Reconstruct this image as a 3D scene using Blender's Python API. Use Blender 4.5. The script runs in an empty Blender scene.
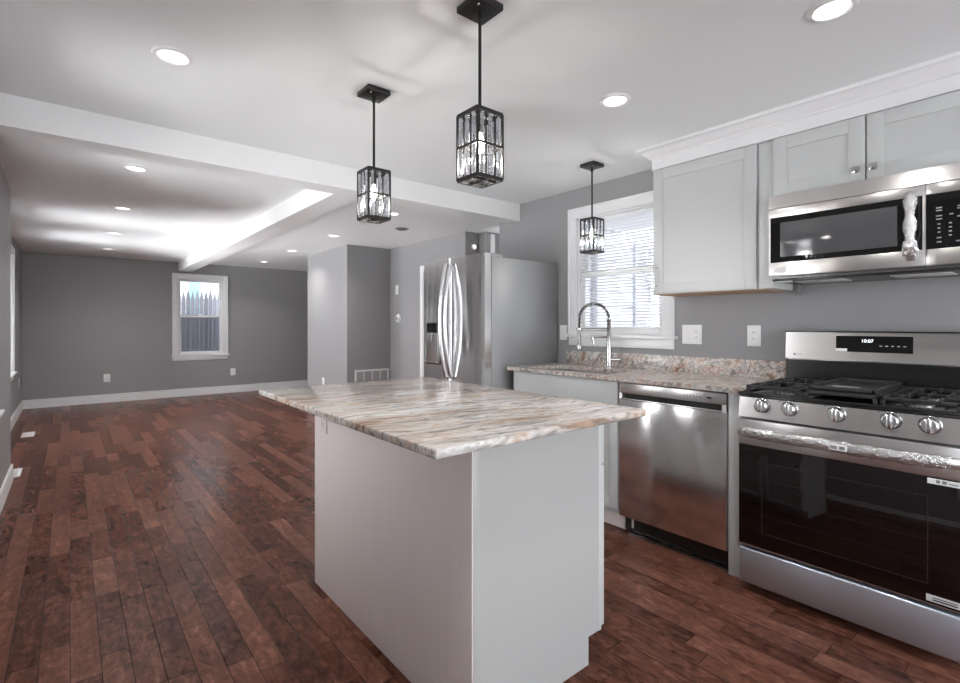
import bpy, bmesh, math, random
from mathutils import Vector, Matrix
random.seed(7)
PI = math.pi
SC = bpy.context.scene
COL = SC.collection

# ------------------------------------------------------------------ camera
cam_d = bpy.data.cameras.new('camera'); cam = bpy.data.objects.new('camera', cam_d); COL.objects.link(cam)
cam.location = (0, 0, 1.22); cam.rotation_euler = (PI/2, 0, -math.radians(39.57))
cam_d.sensor_width = 36; cam_d.lens = 36*496/960; cam_d.shift_y = -16.5/960
cam_d.clip_start = .02; cam_d.clip_end = 200
SC.camera = cam
# ------------------------------------------------------------------ world and view
SC.view_settings.view_transform = 'Standard'; SC.view_settings.look = 'None'
SC.view_settings.gamma = 1; SC.view_settings.use_curve_mapping = False
SC.view_settings.exposure = 0.09
w = bpy.data.worlds.new('sky'); SC.world = w; w.use_nodes = True
nt = w.node_tree; bg = nt.nodes['Background']
tc = nt.nodes.new('ShaderNodeTexCoord'); sx = nt.nodes.new('ShaderNodeSeparateXYZ'); rp = nt.nodes.new('ShaderNodeValToRGB')
nt.links.new(tc.outputs['Generated'], sx.inputs[0]); nt.links.new(sx.outputs['Z'], rp.inputs[0]); nt.links.new(rp.outputs[0], bg.inputs[0])
rp.color_ramp.elements[0].color = (.95, .965, 1, 1); rp.color_ramp.elements[1].color = (.74, .82, 1, 1)
bg.inputs[1].default_value = 5.2
# fill lamps added outside the window openings to brighten ceiling and walls
def area(name, loc, rot, sx_, sy_, power, color=(1, 1, 1)):
    l = bpy.data.lights.new(name, 'AREA'); l.shape = 'RECTANGLE'; l.size = sx_; l.size_y = sy_; l.energy = power; l.color = color
    o = bpy.data.objects.new(name, l); COL.objects.link(o); o.location = loc; o.rotation_euler = rot; return o
UP = math.radians(124)
area('fill_back', (1.5, -2.85, .95), (UP, 0, 0), 2.9, 1.5, 54, (.99, .99, 1))  # added lamp tilted up outside the back window to brighten the ceiling
area('fill_left_far', (-1.55, 7.75, .15), (math.radians(135), 0, -PI/2), 2.2, 1.1, 330, (.98, .985, 1))  # added low lamp outside the far left window, aimed up at the ceiling
area('fill_left_mid', (-1.55, 6.3, .15), (math.radians(135), 0, -PI/2), 1.6, 1.1, 300, (.98, .985, 1))  # added low lamp outside the unseen mid window, brightening the living room ceiling
area('fill_left_near', (-1.45, 2.5, .35), (math.radians(128), 0, -PI/2), 1.8, 1.1, 150, (.99, .99, 1))  # added lamp outside the unseen near window, lifting island side and ceiling
area('fill_left_near', (-1.45, -.9, .35), (math.radians(128), 0, -PI/2), 1.8, 1.1, 120, (.99, .99, 1))  # added lamp outside the unseen window beside the camera, filling the kitchen
area('fill_left_far', (-.95, 7.75, 1.2), (math.radians(116), 0, -PI/2), .75, 1.2, 75, (.98, .985, 1))  # second added lamp, at window height, for the ceiling by the left wall
area('fill_left_mid', (-.95, 6.3, 1.2), (math.radians(116), 0, -PI/2), .75, 1.2, 60, (.98, .985, 1))  # second added lamp at the unseen mid window, set higher
area('fill_left_near', (-.78, 2.55, 1.35), (math.radians(98), 0, -PI/2), .55, 1.2, 11, (.99, .99, 1))  # added lamp at the unseen near window, filling the island back
area('fill_left_beam', (-1.3, 3.78, .35), (math.radians(130), 0, -PI/2), 1.4, 1.1, 120, (.99, .99, 1))  # added lamp past the beam, brightening the dark stretch of ceiling
area('fill_left_beam', (-.78, 3.78, 1.35), (math.radians(112), 0, -PI/2), .7, 1.2, 20, (.99, .99, 1))  # second added lamp past the beam, set higher
RECESS_W = 6.0
KITCHEN_W = 3.5
PENDANT_W = 5.2
H = 2.285

# ------------------------------------------------------------------ materials
def newmat(name):
    m = bpy.data.materials.new(name); m.use_nodes = True
    n = m.node_tree.nodes; return m, n, m.node_tree.links, n['Principled BSDF']
def noise_bump(n, l, p, scale, strength, stretch=(1, 1, 1), dist=.002, detail=4):
    tc = n.new('ShaderNodeTexCoord'); mp = n.new('ShaderNodeMapping'); mp.inputs['Scale'].default_value = stretch
    ns = n.new('ShaderNodeTexNoise'); ns.inputs['Scale'].default_value = scale; ns.inputs['Detail'].default_value = detail
    b = n.new('ShaderNodeBump'); b.inputs['Strength'].default_value = strength; b.inputs['Distance'].default_value = dist
    l.new(tc.outputs['Object'], mp.inputs[0]); l.new(mp.outputs[0], ns.inputs[0]); l.new(ns.outputs[0], b.inputs['Height']); l.new(b.outputs[0], p.inputs['Normal'])
    return ns
def mat(name, col, rough=.5, metal=0., bump=None, var=0., **kw):
    m, n, l, p = newmat(name)
    p.inputs['Base Color'].default_value = (*col, 1); p.inputs['Roughness'].default_value = rough; p.inputs['Metallic'].default_value = metal
    for k, v in kw.items(): p.inputs[k.replace('_', ' ')].default_value = v
    ns = noise_bump(n, l, p, *(bump or (60, .02)))
    if var:
        mx = n.new('ShaderNodeMapRange'); mx.inputs['To Min'].default_value = 1-var; mx.inputs['To Max'].default_value = 1+var
        hs = n.new('ShaderNodeHueSaturation'); hs.inputs['Color'].default_value = (*col, 1)
        l.new(ns.outputs[0], mx.inputs[0]); l.new(mx.outputs[0], hs.inputs['Value']); l.new(hs.outputs[0], p.inputs['Base Color'])
    return m
def steel(name, col=(.56, .555, .55), rough=.2, stretch=(1, 60, 60), amp=.06, wave=0.):
    m, n, l, p = newmat(name)
    p.inputs['Metallic'].default_value = 1; p.inputs['Base Color'].default_value = (*col, 1)
    tg = n.new('ShaderNodeCombineXYZ'); tg.inputs[2].default_value = 1; l.new(tg.outputs[0], p.inputs['Tangent']); p.inputs['Anisotropic'].default_value = .7
    tc = n.new('ShaderNodeTexCoord'); mp = n.new('ShaderNodeMapping'); mp.inputs['Scale'].default_value = stretch
    ns = n.new('ShaderNodeTexNoise'); ns.inputs['Scale'].default_value = 8; ns.inputs['Detail'].default_value = 3
    mr = n.new('ShaderNodeMapRange'); mr.inputs['To Min'].default_value = rough-amp; mr.inputs['To Max'].default_value = rough+amp
    l.new(tc.outputs['Object'], mp.inputs[0]); l.new(mp.outputs[0], ns.inputs[0]); l.new(ns.outputs[0], mr.inputs[0]); l.new(mr.outputs[0], p.inputs['Roughness'])
    b = n.new('ShaderNodeBump'); b.inputs['Strength'].default_value = .04; b.inputs['Distance'].default_value = .001
    l.new(ns.outputs[0], b.inputs['Height'])
    if wave:
        m2 = n.new('ShaderNodeMapping'); m2.inputs['Scale'].default_value = (1, 1.6, .22)
        n2 = n.new('ShaderNodeTexNoise'); n2.inputs['Scale'].default_value = 5; n2.inputs['Detail'].default_value = 1
        b2 = n.new('ShaderNodeBump'); b2.inputs['Strength'].default_value = 1; b2.inputs['Distance'].default_value = wave
        l.new(tc.outputs['Object'], m2.inputs[0]); l.new(m2.outputs[0], n2.inputs[0]); l.new(n2.outputs[0], b2.inputs['Height'])
        l.new(b.outputs[0], b2.inputs['Normal']); l.new(b2.outputs[0], p.inputs['Normal'])
    else: l.new(b.outputs[0], p.inputs['Normal'])
    return m
def emit(name, col, s):
    m, n, l, p = newmat(name)
    p.inputs['Base Color'].default_value = (*col, 1); p.inputs['Emission Color'].default_value = (*col, 1); p.inputs['Emission Strength'].default_value = s
    return m
def clear(name, tfac, rough=.02, tint=(1, 1, 1), gcol=(1, 1, 1), bump=None, refract=False, ior=1.45):
    m = bpy.data.materials.new(name); m.use_nodes = True; n = m.node_tree.nodes; l = m.node_tree.links; n.remove(n['Principled BSDF'])
    out = n['Material Output']; t = n.new('ShaderNodeBsdfTransparent'); t.inputs[0].default_value = (*tint, 1)
    g = n.new('ShaderNodeBsdfGlass' if refract else 'ShaderNodeBsdfGlossy'); g.inputs['Color'].default_value = (*gcol, 1); g.inputs['Roughness'].default_value = rough
    mx = n.new('ShaderNodeMixShader')
    if tfac is None:
        f = n.new('ShaderNodeFresnel'); f.inputs[0].default_value = ior; l.new(f.outputs[0], mx.inputs[0])
        if bump: pass
    else: mx.inputs[0].default_value = 1-tfac
    l.new(t.outputs[0], mx.inputs[1]); l.new(g.outputs[0], mx.inputs[2]); l.new(mx.outputs[0], out.inputs[0])
    if bump:
        tc = n.new('ShaderNodeTexCoord'); ns = n.new('ShaderNodeTexNoise'); ns.inputs['Scale'].default_value = bump[0]; ns.inputs['Detail'].default_value = 3
        b = n.new('ShaderNodeBump'); b.inputs['Strength'].default_value = bump[1]; b.inputs['Distance'].default_value = .01
        l.new(tc.outputs['Object'], ns.inputs[0]); l.new(ns.outputs[0], b.inputs['Height']); l.new(b.outputs[0], g.inputs['Normal'])
    return m

def granite(name, scale, direc, dark, seed):
    m, n, l, p = newmat(name)
    p.inputs['Roughness'].default_value = .22 if dark else .13; p.inputs['Specular IOR Level'].default_value = .4
    tc = n.new('ShaderNodeTexCoord'); mp = n.new('ShaderNodeMapping'); mp.inputs['Rotation'].default_value = (0.9 if dark else .5, 0, direc); mp.inputs['Location'].default_value = (seed, seed*.7, seed*1.3)
    l.new(tc.outputs['Object'], mp.inputs[0])
    wn = n.new('ShaderNodeTexNoise'); wn.inputs['Scale'].default_value = 3.2*scale; wn.inputs['Detail'].default_value = 3
    l.new(mp.outputs[0], wn.inputs[0])
    sb = n.new('ShaderNodeVectorMath'); sb.operation = 'SUBTRACT'; sb.inputs[1].default_value = (.5, .5, .5); l.new(wn.outputs['Color'], sb.inputs[0])
    sc = n.new('ShaderNodeVectorMath'); sc.operation = 'SCALE'; sc.inputs['Scale'].default_value = .16/scale; l.new(sb.outputs[0], sc.inputs[0])
    ad = n.new('ShaderNodeVectorMath'); ad.operation = 'ADD'; l.new(mp.outputs[0], ad.inputs[0]); l.new(sc.outputs[0], ad.inputs[1])
    m2 = n.new('ShaderNodeMapping'); m2.inputs['Scale'].default_value = ((4.5 if dark else 1.7)*scale, 11*scale, 11*scale); l.new(ad.outputs[0], m2.inputs[0])
    a = n.new('ShaderNodeTexNoise'); a.inputs['Scale'].default_value = 1.0; a.inputs['Detail'].default_value = 7; a.inputs['Roughness'].default_value = .62; l.new(m2.outputs[0], a.inputs[0])
    r = n.new('ShaderNodeValToRGB'); l.new(a.outputs[0], r.inputs[0]); cr = r.color_ramp
    stops = [(.25, (.30, .23, .19)), (.36, (.55, .43, .34)), (.42, (.74, .71, .67)), (.47, (.50, .49, .47)), (.51, (.80, .79, .77)), (.56, (.60, .50, .42)), (.60, (.84, .83, .82)), (.66, (.62, .62, .62)), (.72, (.80, .76, .72)), (.80, (.42, .30, .24))]
    if dark: stops = [(.25, (.25, .15, .12)), (.36, (.42, .29, .24)), (.42, (.66, .62, .57)), (.47, (.30, .29, .28)), (.51, (.66, .66, .64)), (.56, (.40, .27, .22)), (.60, (.72, .70, .67)), (.66, (.40, .38, .36)), (.72, (.66, .60, .55)), (.80, (.30, .17, .13))]
    cr.elements[0].position = stops[0][0]; cr.elements[0].color = (*stops[0][1], 1)
    cr.elements[1].position = stops[-1][0]; cr.elements[1].color = (*stops[-1][1], 1)
    for s_, c_ in stops[1:-1]:
        e = cr.elements.new(s_); e.color = (*c_, 1)
    # thin grey hairlines
    m3 = n.new('ShaderNodeMapping'); m3.inputs['Scale'].default_value = (4*scale, 46*scale, 46*scale); l.new(ad.outputs[0], m3.inputs[0])
    b = n.new('ShaderNodeTexNoise'); b.inputs['Detail'].default_value = 4; b.inputs['Scale'].default_value = 1; l.new(m3.outputs[0], b.inputs[0])
    r2 = n.new('ShaderNodeValToRGB'); l.new(b.outputs[0], r2.inputs[0]); r2.color_ramp.elements[0].position = .36; r2.color_ramp.elements[0].color = (.38, .37, .36, 1); r2.color_ramp.elements[1].position = .5
    mx = n.new('ShaderNodeMix'); mx.data_type = 'RGBA'; mx.blend_type = 'MULTIPLY'; mx.inputs[0].default_value = .75
    l.new(r.outputs[0], mx.inputs[6]); l.new(r2.outputs[0], mx.inputs[7])
    m4 = n.new('ShaderNodeMapping'); m4.inputs['Scale'].default_value = (1.2*scale, 4.5*scale, 4.5*scale); l.new(ad.outputs[0], m4.inputs[0])
    c = n.new('ShaderNodeTexNoise'); c.inputs['Detail'].default_value = 3; c.inputs['Scale'].default_value = 1.3; l.new(m4.outputs[0], c.inputs[0])
    r3 = n.new('ShaderNodeValToRGB'); l.new(c.outputs[0], r3.inputs[0]); r3.color_ramp.elements[0].position = .40; r3.color_ramp.elements[0].color = (1, 1, 1, 1); r3.color_ramp.elements[1].position = .66; r3.color_ramp.elements[1].color = (.66, .52, .43, 1)
    m5 = n.new('ShaderNodeMix'); m5.data_type = 'RGBA'; m5.blend_type = 'MULTIPLY'; m5.inputs[0].default_value = .68 if not dark else .45
    l.new(mx.outputs[2], m5.inputs[6]); l.new(r3.outputs[0], m5.inputs[7]); l.new(m5.outputs[2], p.inputs['Base Color'])
    return m

def floor_mat():
    m, n, l, p = newmat('hardwood_planks')
    tc = n.new('ShaderNodeTexCoord'); sp = n.new('ShaderNodeSeparateXYZ'); l.new(tc.outputs['Object'], sp.inputs[0])
    def M(op, a, b=None, c=None):
        k = n.new('ShaderNodeMath'); k.operation = op
        for i, v in enumerate((a, b, c)):
            if v is None: continue
            if isinstance(v, (int, float)): k.inputs[i].default_value = v
            else: l.new(v, k.inputs[i])
        return k.outputs[0]
    W = .0865
    u = M('DIVIDE', sp.outputs[0], W); row = M('FLOOR', u); fu = M('FRACT', u)
    wn = n.new('ShaderNodeTexWhiteNoise'); wn.noise_dimensions = '1D'; l.new(row, wn.inputs['W'])
    wn2 = n.new('ShaderNodeTexWhiteNoise'); wn2.noise_dimensions = '1D'; l.new(M('ADD', row, 71.3), wn2.inputs['W'])
    L = M('MULTIPLY_ADD', wn2.outputs['Value'], .45, .42)
    # warp along the board so lengths differ
    wob = M('MULTIPLY', M('SINE', M('MULTIPLY_ADD', sp.outputs[1], 2.1, M('MULTIPLY', wn.outputs['Value'], 40.))), .17)
    v = M('DIVIDE', M('ADD', M('ADD', sp.outputs[1], wob), M('MULTIPLY', wn.outputs['Value'], 9.)), L)
    cell = M('FLOOR', v); fv = M('FRACT', v)
    cv = n.new('ShaderNodeCombineXYZ'); l.new(row, cv.inputs[0]); l.new(cell, cv.inputs[1])
    pn = n.new('ShaderNodeTexWhiteNoise'); pn.noise_dimensions = '3D'; l.new(cv.outputs[0], pn.inputs['Vector'])
    # gaps
    eu = M('MULTIPLY', M('MINIMUM', fu, M('SUBTRACT', 1., fu)), W)
    ev = M('MULTIPLY', M('MINIMUM', fv, M('SUBTRACT', 1., fv)), L)
    edge = M('MINIMUM', eu, ev)
    gap = n.new('ShaderNodeMapRange'); gap.inputs['From Min'].default_value = .0004; gap.inputs['From Max'].default_value = .0022; l.new(edge, gap.inputs[0])
    # grain
    off = n.new('ShaderNodeVectorMath'); off.operation = 'SCALE'; off.inputs['Scale'].default_value = 13.; l.new(pn.outputs['Color'], off.inputs[0])
    ad = n.new('ShaderNodeVectorMath'); ad.operation = 'ADD'; l.new(tc.outputs['Object'], ad.inputs[0]); l.new(off.outputs[0], ad.inputs[1])
    mp = n.new('ShaderNodeMapping'); mp.inputs['Scale'].default_value = (52, 4, 1); l.new(ad.outputs[0], mp.inputs[0])
    g1 = n.new('ShaderNodeTexNoise'); g1.inputs['Scale'].default_value = 1; g1.inputs['Detail'].default_value = 6; g1.inputs['Roughness'].default_value = .65; g1.inputs['Distortion'].default_value = .6; l.new(mp.outputs[0], g1.inputs[0])
    mp2 = n.new('ShaderNodeMapping'); mp2.inputs['Scale'].default_value = (13, 7, 1); l.new(ad.outputs[0], mp2.inputs[0])
    g2 = n.new('ShaderNodeTexNoise'); g2.inputs['Scale'].default_value = 1.6; g2.inputs['Detail'].default_value = 5; g2.inputs['Roughness'].default_value = .6; g2.inputs['Distortion'].default_value = 1.4; l.new(mp2.outputs[0], g2.inputs[0])
    t = M('ADD', M('ADD', M('MULTIPLY', pn.outputs['Value'], .24), M('MULTIPLY', g1.outputs[0], .50)), M('MULTIPLY_ADD', g2.outputs[0], .92, -.19))
    r = n.new('ShaderNodeValToRGB'); l.new(t, r.inputs[0]); cr = r.color_ramp
    cr.elements[0].position = .36; cr.elements[0].color = (.026, .0085, .005, 1); cr.elements[1].position = 1.0; cr.elements[1].color = (.31, .142, .098, 1)
    e = cr.elements.new(.60); e.color = (.094, .036, .024, 1); e = cr.elements.new(.80); e.color = (.165, .069, .046, 1)
    mx = n.new('ShaderNodeMix'); mx.data_type = 'RGBA'; mx.inputs[6].default_value = (.012, .006, .004, 1)
    l.new(gap.outputs[0], mx.inputs[0]); l.new(r.outputs[0], mx.inputs[7]); l.new(mx.outputs[2], p.inputs['Base Color'])
    rr = n.new('ShaderNodeMapRange'); rr.inputs['To Min'].default_value = .24; rr.inputs['To Max'].default_value = .30; l.new(pn.outputs['Value'], rr.inputs[0]); l.new(rr.outputs[0], p.inputs['Roughness'])
    hgt = M('ADD', M('ADD', M('MULTIPLY', gap.outputs[0], 1.0), M('MULTIPLY', g2.outputs[0], .9)), M('ADD', M('MULTIPLY', g1.outputs[0], .3), M('MULTIPLY', pn.outputs['Value'], .25)))
    b = n.new('ShaderNodeBump'); p.inputs['Specular IOR Level'].default_value = .09; b.inputs['Strength'].default_value = .35; b.inputs['Distance'].default_value = .002; l.new(hgt, b.inputs['Height']); l.new(b.outputs[0], p.inputs['Normal'])
    return m

def siding_mat(name, col, pitch):
    m, n, l, p = newmat(name)
    tc = n.new('ShaderNodeTexCoord'); sp = n.new('ShaderNodeSeparateXYZ'); l.new(tc.outputs['Object'], sp.inputs[0])
    a = n.new('ShaderNodeMath'); a.operation = 'DIVIDE'; a.inputs[1].default_value = pitch; l.new(sp.outputs[2], a.inputs[0])
    f = n.new('ShaderNodeMath'); f.operation = 'FRACT'; l.new(a.outputs[0], f.inputs[0])
    r = n.new('ShaderNodeValToRGB'); l.new(f.outputs[0], r.inputs[0]); r.color_ramp.elements[0].color = tuple(c*.35 for c in col)+(1,); r.color_ramp.elements[1].color = (*col, 1)
    r.color_ramp.elements[0].position = .05; r.color_ramp.elements[1].position = .12
    l.new(r.outputs[0], p.inputs['Base Color']); p.inputs['Roughness'].default_value = .6
    return m

M = dict(
    wall=mat('grey_wall_paint', (.30, .297, .303), .55, bump=(240, .06)),
    ceil=mat('ceiling_paint', (.85, .865, .87), .6, bump=(200, .05)),
    beam=mat('beam_paint', (.86, .86, .86), .4, bump=(120, .03)),
    trim=mat('white_trim_paint', (.82, .82, .83), .32, bump=(120, .02)),
    floor=floor_mat(),
    cab=mat('white_cabinet_paint', (.56, .575, .57), .38, bump=(150, .02)),
    cabin=mat('birch_cabinet_underside', (.50, .33, .22), .6, bump=(20, .2, (1, 12, 1)), var=.15),
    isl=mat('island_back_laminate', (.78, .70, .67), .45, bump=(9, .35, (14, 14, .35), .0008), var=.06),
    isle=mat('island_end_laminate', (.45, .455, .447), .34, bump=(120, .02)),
    gran=granite('brown_fantasy_granite', 1.0, .12, False, 3.1),
    gran2=granite('red_brown_granite', .85, .9, True, 8.3),
    steel=steel('brushed_steel', (.66, .64, .63), .30, wave=0),
    fridge=steel('refrigerator_steel', (.80, .80, .805), .17, (1, 60, 4), .03, wave=.004),
    dw=steel('dishwasher_steel', (.80, .78, .775), .17, (1, 60, 3), .03, wave=.0012),
    drawer=steel('drawer_steel', (.66, .73, .82), .36, (1, 60, 4), .04, wave=.002),
    grey_side=mat('grey_metallic_side', (.36, .365, .37), .5, .75, bump=(400, .10)),
    dsteel=steel('dark_edge_steel', (.33, .33, .33), .25),
    chrome=mat('brushed_nickel', (.48, .47, .46), .2, 1.),
    knobm=mat('satin_knob_metal', (.80, .80, .80), .2, 1.),
    blackg=mat('black_glass', (.006, .006, .006), .03, 0., bump=(4, .0), Specular_IOR_Level=.5),
    ovg=mat('oven_glass', (.006, .003, .003), .03, 0., Specular_IOR_Level=.5),
    ovline=mat('oven_frame_line', (.022, .02, .019), .3),
    mwg=mat('microwave_window', (.075, .075, .08), .03, 0., bump=(500, .05), Specular_IOR_Level=.7),
    black=mat('black_enamel', (.012, .012, .012), .22),
    iron=mat('cast_iron', (.022, .022, .023), .42, bump=(300, .3)),
    rubber=mat('black_plastic', (.015, .015, .015), .6),
    bronze=mat('black_bronze_metal', (.035, .034, .033), .35, .6),
    white=mat('white_plastic', (.85, .85, .85), .3),
    offw=mat('blind_vinyl', (.88, .89, .92), .4, Transmission_Weight=0.),
    keym=mat('dim_key_print', (.30, .30, .30), .5),
    greyp=mat('grey_marking', (.22, .22, .22), .5),
    lgrey=mat('pale_marking', (.62, .62, .62), .5),
    slot=mat('dark_slot', (.03, .03, .03), .6),
    lens=emit('lamp_lens', (1, .985, .96), 3.),
    globe=emit('lamp_globe', (1, .99, .97), 1.2),
    bulb=emit('lamp_bulb', (1, .97, .92), 5.),
    digit=emit('lit_digits', (.9, .95, 1.), 1.6),
    pane=clear('window_glass', None, .0),
    crystal=clear('cut_crystal', .52, .04, (.96, .97, .99), (.88, .89, .91), bump=(38, .5)),
    wrap=clear('plastic_wrap', .45, .22, (.95, .96, .97), (.9, .9, .9), bump=(70, 1.)),
    fence=mat('weathered_fence_wood', (.20, .20, .215), .8, bump=(12, .5, (9, 9, .6)), var=.35),
    ground=mat('outside_ground', (.30, .31, .30), .9, bump=(8, .3), var=.2),
    siding=siding_mat('white_clapboard', (.86, .88, .93), .165),
    siding2=siding_mat('cream_clapboard', (.86, .85, .82), .16),
    teal=mat('teal_panel', (.25, .50, .54), .6),
    screen=clear('insect_screen', .62, .6, (.8, .8, .82), (.30, .30, .33)),
    louver=mat('grey_shutter_paint', (.55, .57, .62), .5),
)

def vary_by_object(m, lo, hi):
    n = m.node_tree.nodes; l = m.node_tree.links; p = n['Principled BSDF']; src = p.inputs['Base Color'].links[0].from_socket
    oi = n.new('ShaderNodeObjectInfo'); mr = n.new('ShaderNodeMapRange'); mr.inputs['To Min'].default_value = lo; mr.inputs['To Max'].default_value = hi
    hs = n.new('ShaderNodeHueSaturation'); l.new(oi.outputs['Random'], mr.inputs[0]); l.new(mr.outputs[0], hs.inputs['Value']); l.new(src, hs.inputs['Color']); l.new(hs.outputs[0], p.inputs['Base Color'])
vary_by_object(M['fence'], .65, 1.35)

# ------------------------------------------------------------------ building helpers
class MB:
    def __init__(s): s.bm = bmesh.new()
    def box(s, x0, y0, z0, x1, y1, z1, bev=0., seg=2):
        x0, x1 = sorted((x0, x1)); y0, y1 = sorted((y0, y1)); z0, z1 = sorted((z0, z1))
        mtx = Matrix.Translation(((x0+x1)/2, (y0+y1)/2, (z0+z1)/2)) @ Matrix.Diagonal((x1-x0, y1-y0, z1-z0, 1))
        g = bmesh.ops.create_cube(s.bm, size=1, matrix=mtx)
        if bev:
            bev = min(bev, .45*min(x1-x0, y1-y0, z1-z0))
            es = list({e for v in g['verts'] for e in v.link_edges})
            bmesh.ops.bevel(s.bm, geom=es, offset=bev, segments=seg, affect='EDGES', profile=.5)
        return s
    def cyl(s, p0, p1, r0, r1=None, n=20, caps=True):
        p0 = Vector(p0); p1 = Vector(p1); d = p1-p0; r1 = r0 if r1 is None else r1
        q = d.to_track_quat('Z', 'Y').to_matrix().to_4x4()
        bmesh.ops.create_cone(s.bm, cap_ends=caps, segments=n, radius1=r0, radius2=r1, depth=d.length, matrix=Matrix.Translation((p0+p1)/2) @ q)
        return s
    def tube(s, pts, r, n=10, rf=None):
        pts = [Vector(p) for p in pts]; rings = []; up = None
        for i, p in enumerate(pts):
            t = (pts[min(i+1, len(pts)-1)]-pts[max(i-1, 0)]).normalized()
            if up is None: up = t.orthogonal().normalized()
            up = (up - t*up.dot(t)).normalized(); sd = t.cross(up)
            rr = r if rf is None else rf(i/(len(pts)-1))
            rings.append([s.bm.verts.new(p+(up*math.cos(a)+sd*math.sin(a))*rr) for a in [2*PI*k/n for k in range(n)]])
        for a, b in zip(rings, rings[1:]):
            for k in range(n): s.bm.faces.new((a[k], a[(k+1) % n], b[(k+1) % n], b[k]))
        s.bm.faces.new(rings[0][::-1]); s.bm.faces.new(rings[-1])
        return s
    def loft(s, rings, closed=True, cap=True):
        R = [[s.bm.verts.new(p) for p in r] for r in rings]; n = len(R[0])
        for a, b in zip(R, R[1:]):
            for k in range(n if closed else n-1): s.bm.faces.new((a[k], a[(k+1) % n], b[(k+1) % n], b[k]))
        if cap and closed: s.bm.faces.new(R[0][::-1]); s.bm.faces.new(R[-1])
        return s
    def lathe(s, prof, c, axis='z', n=28):
        rings = []
        for r, h in prof:
            ring = []
            for k in range(n):
                a = 2*PI*k/n; u, v = r*math.cos(a), r*math.sin(a)
                ring.append({'z': (c[0]+u, c[1]+v, c[2]+h), 'x': (c[0]+h, c[1]+u, c[2]+v), 'y': (c[0]+u, c[1]+h, c[2]+v)}[axis])
            rings.append(ring)
        return s.loft(rings)
    def prism(s, poly, axis, a0, a1):
        def P(u, v, a): return {'x': (a, u, v), 'y': (u, a, v), 'z': (u, v, a)}[axis]
        return s.loft([[P(u, v, a0) for u, v in poly], [P(u, v, a1) for u, v in poly]])
    def bevel(s, off, seg=2):
        es = [e for e in s.bm.edges if len(e.link_faces) == 2 and e.calc_face_angle(0) > .5]
        bmesh.ops.bevel(s.bm, geom=es, offset=off, segments=seg, affect='EDGES', profile=.5); return s
    def build(s, name, m, parent=None, org=None):
        # parent: an object; children keep local offset zero, vertices are stored relative to the root
        o0 = Vector(org) if org is not None else Vector((0, 0, 0))
        if parent is not None:
            r = parent
            while r.parent: r = r.parent
            o0 = r.location.copy()
        bmesh.ops.recalc_face_normals(s.bm, faces=s.bm.faces)
        bmesh.ops.translate(s.bm, verts=s.bm.verts, vec=-o0)
        me = bpy.data.meshes.new(name); s.bm.to_mesh(me); s.bm.free()
        for f in me.polygons: f.use_smooth = True
        me.set_sharp_from_angle(angle=math.radians(32))
        me.materials.append(m)
        o = bpy.data.objects.new(name, me); COL.objects.link(o)
        if parent is not None: o.parent = parent
        else: o.location = o0
        return o
def empty(name, loc):
    o = bpy.data.objects.new(name, None); COL.objects.link(o); o.location = loc; o.empty_display_size = .1; return o
def tag(o, label, cat, group=None, kind=None):
    o['label'] = label; o['category'] = cat
    if group: o['group'] = group
    if kind: o['kind'] = kind
    return o
def S(o, label, cat): return tag(o, label, cat, kind='structure')
def dup(root, loc):
    r = root.copy(); COL.objects.link(r); r.location = loc
    def rec(src, dst):
        for ch in [c for c in src.children]:
            c = ch.copy(); COL.objects.link(c); c.parent = dst; rec(ch, c)
    rec(root, r); return r
def text(name, s, size, loc, rot, m, parent, ext=.0004):
    cu = bpy.data.curves.new(name, 'FONT'); cu.body = s; cu.size = size; cu.extrude = ext; cu.align_x = 'CENTER'; cu.align_y = 'CENTER'
    t = bpy.data.objects.new(name, cu); COL.objects.link(t)
    bpy.context.view_layer.update()
    me = bpy.data.meshes.new_from_object(t.evaluated_get(bpy.context.evaluated_depsgraph_get()))
    COL.objects.unlink(t); bpy.data.objects.remove(t)
    r = parent
    while r.parent: r = r.parent
    me.transform(Matrix.Translation(Vector(loc)-r.location) @ rot.to_4x4())
    me.materials.clear(); me.materials.append(m)
    o = bpy.data.objects.new(name, me); COL.objects.link(o); o.parent = parent; return o
FACE_MX = Matrix(((0, 0, -1), (-1, 0, 0), (0, 1, 0)))   # text lying on a surface that faces -X, read from -X

# ------------------------------------------------------------------ room shell
def wallbox(name, boxes, label, m='wall', cat='wall'):
    b = MB()
    for q in boxes: b.box(*q)
    return S(b.build(name, M[m]), label, cat)
S(MB().box(-.70, -2.5, -.1, 4.8, 10.0, 0).build('floor', M['floor']), 'dark red-brown hardwood plank floor running through the room', 'floor')
S(MB().box(-.70, -2.5, H, 4.8, 10.0, H+.15).build('ceiling', M['ceil']), 'flat white ceiling with recessed lights over kitchen and living room', 'ceiling')
WB = (3.42, 4.14, .70, 2.02)
WN = (2.25, 2.85, .70, 2.02)
WP = (-1.35, -.45, .70, 2.02)
wallbox('wall_left', [(-.66, -2.42, 0, -.36, WP[0], H), (-.66, WP[1], 0, -.36, WN[0], H), (-.66, WP[0], 0, -.36, WP[1], WP[2]), (-.66, WP[0], WP[3], -.36, WP[1], H), (-.66, WN[1], 0, -.36, WB[0], H), (-.66, WB[1], 0, -.36, 5.35, H), (-.66, WB[0], 0, -.36, WB[1], WB[2]), (-.66, WB[0], WB[3], -.36, WB[1], H), (-.66, WN[0], 0, -.36, WN[1], WN[2]), (-.66, WN[0], WN[3], -.36, WN[1], H)], 'nearest grey wall at the left edge of the photo')
WL = (7.35, 8.12, .66, 2.06)
WM = (5.95, 6.70, .66, 2.06)
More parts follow.
